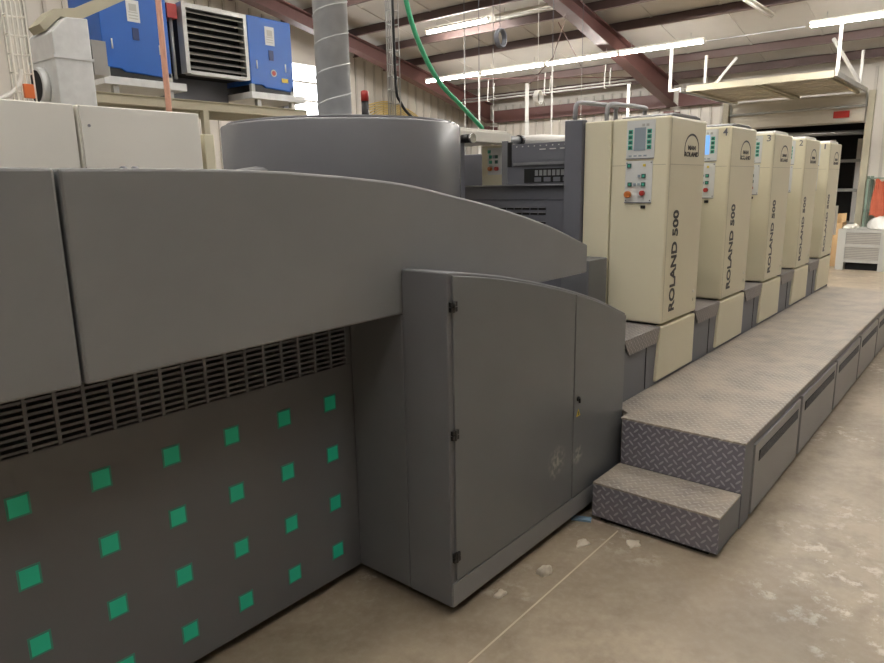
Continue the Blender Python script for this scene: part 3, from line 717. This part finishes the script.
# conduits, wires and coils hanging under the roof behind the press
def drop(name, x, y, z0, z1, r, m, label, cat, group=None): tag(MB().tube([(x,y,z0),(x,y,z1)], r, m, 8).build(name), label, cat, group)
drop('conduit_drop', 9.31, 6., 0, 3.16, .03, 'white', 'thick white conduit post standing behind the press, left of the handrail', 'post')
drop('conduit_drop', 12.95, 6.02, 0, 3.5, .03, 'white', 'white conduit post behind the handrails of the first tower', 'post')
def wire(x, z1, rw, m, lab):
    t = thing('hanging_wire', lab, 'wire', (x,6.,0), 'wires hanging behind the press')
    MB().tube([(x,6.,0),(x,6.,z1)], rw, m, 8).build('conduit', t); MB().tube([(x,6.,z1),(x,6.,plane_z(x)+.15)], .005, 'frame_grey', 6).build('suspension', t)
wire(8.07, 3.2, .014, 'white', 'white wire hanging second from the left behind the deck')
wire(7.74, 3.75, .008, 'steel', 'grey wire hanging leftmost behind the deck')
wire(8.41, 3.55, .005, 'steel', 'thin grey wire hanging left of the thick white post')
wire(10.05, 3.55, .014, 'white', 'white wire hanging right of the thick white post')
wire(11.03, 3.7, .005, 'steel', 'faint grey wire hanging just left of the first tower')
tag(MB().tube([(9.31,5.955,3.15),(9.9,5.9,3.6),(10.3,5.9,4.3)], .009, 'purlin', 6).build('brace_rod'), 'thin slanted rod above the thick white post', 'rod')
def coil(x, y, z, R, r, m, label, n=4):
    c = MB()
    for k in range(n):
        dy = (k-n/2)*.02; RR = R*(1+.04*random.uniform(-1,1))
        c.tube([(x+RR*math.cos(2*PI*j/24), y+dy, z+1.15*RR*math.sin(2*PI*j/24)) for j in range(25)], r, m, 6, False)
    c.tube([(x,y,z+1.1*R),(x,y,plane_z(x)+.148)], .004, m, 5)
    tag(c.build('cable_coil'), label, 'coil')
coil(8.58, 6., 3.71, .105, .013, 'frame_grey', 'dark coiled cable hanging under the roof between the light rows')
coil(9.62, 6., 2.98, .09, .010, 'white', 'white coiled cable hanging right of the thick white post')
# sprinkler pipes run under the purlins
for y0, y1, x, z, lab in ((6.5, 11.2, 14.35, 3.78, 'upper of two slim pipes running under the roof behind the press'), (6.5, 11.2, 14.1, 3.68, 'lower of two slim pipes running under the roof behind the press')):
    p = thing('roof_pipe', lab, 'pipe', (x, (y0+y1)/2, z))
    MB().tube([(x,y0,z),(x,y1,z)], .02, 'steel', 8).build('pipe', p)
    for y in (7.1, 8.6, 10.2): MB().tube(smoothpath([(x+.04,y,z-.04),(x-.04,y,z-.03),(x-.03,y,z+.1),(x,y,plane_z(x))], 3), .014, 'white', 6).build('pipe_clip', p)

# ------------------------------------------------------------------ bins and racks at the far right
def bin_(y0, y1, label):
    B = thing('bulk_bin', label, 'bin', (14.7,(y0+y1)/2,0), 'grey bulk bins')
    x0, x1, h = 14.25, 15.1, .74
    for x in (x0, x1-.09):
        for y in (y0, y1-.13): MB().box(x, x+.09, y, y+.13, 0, h, 'plastic_grey').build('post', B)
    MB().box(x0+.02, x0+.07, y0+.13, y1-.13, .14, h, 'bin_dark').build('front_panel', B)
    c = MB()
    for z in (.14, .42, .68): c.box(x0, x0+.02, y0+.13, y1-.13, z, z+.05, 'plastic_grey')
    c.build('front_rail', B)
    c = MB(); z = .20
    while z < .66:
        c.box(x0+.008, x0+.02, y0+.14, y1-.14, z, z+.012, 'wallrib'); z += .03
    c.build('front_grid', B)
    c = MB(); c.box(x0+.09, x1-.09, y0+.02, y0+.06, .14, h, 'plastic_grey'); c.build('side_panel', B); c = MB(); c.box(x0+.09, x1-.09, y1-.06, y1-.02, .14, h, 'plastic_grey'); c.build('side_panel', B)
    MB().box(x1-.07, x1-.02, y0+.13, y1-.13, .14, h, 'plastic_grey').build('back_panel', B)
    MB().box(x0+.09, x1-.09, y0+.06, y1-.06, .14, .18, 'plastic_grey').build('bottom', B)
    MB().box(x0+.09, x1-.09, y0+.15, y1-.15, 0, .138, 'dark').build('skid', B)
    MB().box(x0+.09, x1-.09, y0+.07, y1-.07, .181, .70, 'paper').build('filling', B)
bin_(1.62, 2.42, 'grey ribbed bulk bin beside the far doorway')
bin_(.80, 1.60, 'grey ribbed bulk bin cut by the right edge of the picture')
def heap(name, cx, cy, z, rx, ry, h, m, label, cat, seed):
    rnd = random.Random(seed); bm = bmesh.new(); bmesh.ops.create_icosphere(bm, subdivisions=3, radius=1)
    c = MB(); c.bm.free(); c.bm = bm; c.mi(m)
    for v in bm.verts:
        n = .16*math.sin(5*v.co.x+seed)+.14*math.sin(6*v.co.y+2*seed)+.08*math.sin(11*v.co.x+9*v.co.y)
        k = 1+n; v.co = Vector((cx+v.co.x*rx*k, cy+v.co.y*ry*k, z+max(-.0, v.co.z)*h*k))
    for f_ in bm.faces: f_.smooth = True
    tag(c.build(name), label, cat)
heap('white_bag', 14.6, 1.66, .745, .3, .33, .2, 'white', 'white plastic bag heaped on top of the grey bins', 'bag', 2)
heap('paper_heap', 14.55, 2.26, .745, .22, .12, .07, 'paper', 'crumpled white paper heaped on the left grey bin', 'paper', 5)
for k, (x, y, a, b_, h, lab) in enumerate(((2.30,1.37,.035,.028,.03,'largest crumpled white paper scrap on the floor below the cabinet door'),(2.05,1.43,.03,.02,.014,'small flattened scrap on the floor near the cabinet corner'),(2.62,1.36,.04,.025,.014,'flattened pale scrap on the floor between the cabinet and the step'),(2.76,1.17,.04,.03,.012,'flattened pale scrap on the floor right of the pale joint, before the step'))):
    heap('paper_scrap', x, y, 0., a, b_, h, 'scrap', lab, 'scrap', 11+k)
t = thing('cardboard_carton', 'open tan cardboard carton standing beside the left grey bin', 'carton', (14.9,2.62,0))
MB().box(14.7, 15.1, 2.44, 2.66, 0, .82, 'cardboard').build('carton_body', t)
c = MB(); c.quadbar((14.7,2.55,.82),(14.62,2.56,1.0), .2, .008, 'cardboard'); c.build('flap', t); c = MB(); c.quadbar((15.1,2.55,.82),(15.15,2.56,.98), .2, .008, 'cardboard'); c.build('flap', t)
t = thing('green_rack', 'pale green steel rack standing against the far wall behind the bins', 'rack', (15.6,1.9,0))
for x in (15.4, 15.85):
    for y in (2.18, 2.32 if False else 1.3): MB().box(x, x+.05, y, y+.05, 0, 1.68, 'rack_green').build('upright', t)
for z in (.5, 1.0, 1.62): MB().box(15.4, 15.9, 1.3, 2.23, z, z+.03, 'rack_green').build('shelf', t)
MB().quadbar((15.38,2.2,.3),(15.38,1.35,1.5), .03, .01, 'rack_green').build('brace', t)
heap('orange_sheet', 15.37-.1, 1.95, .745+.0, .06, .17, .01, 'cloth_orange', 'x', 'cloth', 4)
bpy.data.objects.remove(bpy.data.objects['orange_sheet'])
c = MB(); n = 14; mi = c.mi('cloth_orange'); rows = []
for j in range(9):
    z = 1.6-j*.085; row = []
    for k in range(n+1):
        u = k/n; wv = .14*(1-.25*math.exp(-((j-1)/2.)**2)+.02*j)
        row.append((15.345+.022*math.sin(u*17+j*.3), 1.96+(u-.5)*2*wv, z+.03*math.sin(u*9)))
    rows.append(row)
for off in (0, .012):
    V = [[c.bm.verts.new((p[0]+off, p[1], p[2])) for p in r_] for r_ in rows]
    for a, b_ in zip(V, V[1:]):
        for k in range(n): c.face([a[k], a[k+1], b_[k+1], b_[k]], mi, True)
tag(c.build('orange_sheet'), 'orange plastic sheet hanging on the green rack behind the bins', 'sheet')
# leaning board at the end of the last unit
tag(MB().quadbar((8.72,1.62,.01),(8.72,1.62,1.02), .16, .03, 'frame_grey').build('end_plate'), 'narrow grey plate standing at the end of the last tower', 'plate')
tag(MB().box(8.66, 8.69, 1.5, 1.62, 1.03, 1.35, 'white').build('paper_sleeve'), 'white sleeve on the end of the last tower', 'sleeve')

# ------------------------------------------------------------------ camera, world, view
F, p, yaw, roll = 676., math.radians(12.2), math.radians(39.97), math.radians(-1.04)
fh = Vector((math.cos(yaw), math.sin(yaw), 0)); up = Vector((0,0,1)); rt = fh.cross(up)
fw = fh*math.cos(p) - up*math.sin(p); cu = rt.cross(fw)
R = rt*math.cos(roll) + cu*math.sin(roll); UU = -rt*math.sin(roll) + cu*math.cos(roll)
cam = bpy.data.cameras.new('camera'); cam.sensor_width = 36; cam.lens = F/884*36; cam.clip_start = .05; cam.clip_end = 200
co = bpy.data.objects.new('camera', cam); COL.objects.link(co)
mw = Matrix.Identity(4)
for i in range(3): mw[i][0] = R[i]; mw[i][1] = UU[i]; mw[i][2] = -fw[i]
mw[0][3], mw[1][3], mw[2][3] = 0, 0, 1.65
co.matrix_world = mw; S.camera = co
wd = bpy.data.worlds.new('world'); S.world = wd; wd.use_nodes = True
wd.node_tree.nodes['Background'].inputs[0].default_value = (.8,.85,1,1); wd.node_tree.nodes['Background'].inputs[1].default_value = .3
S.view_settings.view_transform = 'Standard'; S.view_settings.look = 'None'; S.view_settings.gamma = 1; S.view_settings.use_curve_mapping = False
S.view_settings.exposure = 1.1
S.cycles.use_denoising = True
S.cycles.max_bounces = 8; S.cycles.diffuse_bounces = 5
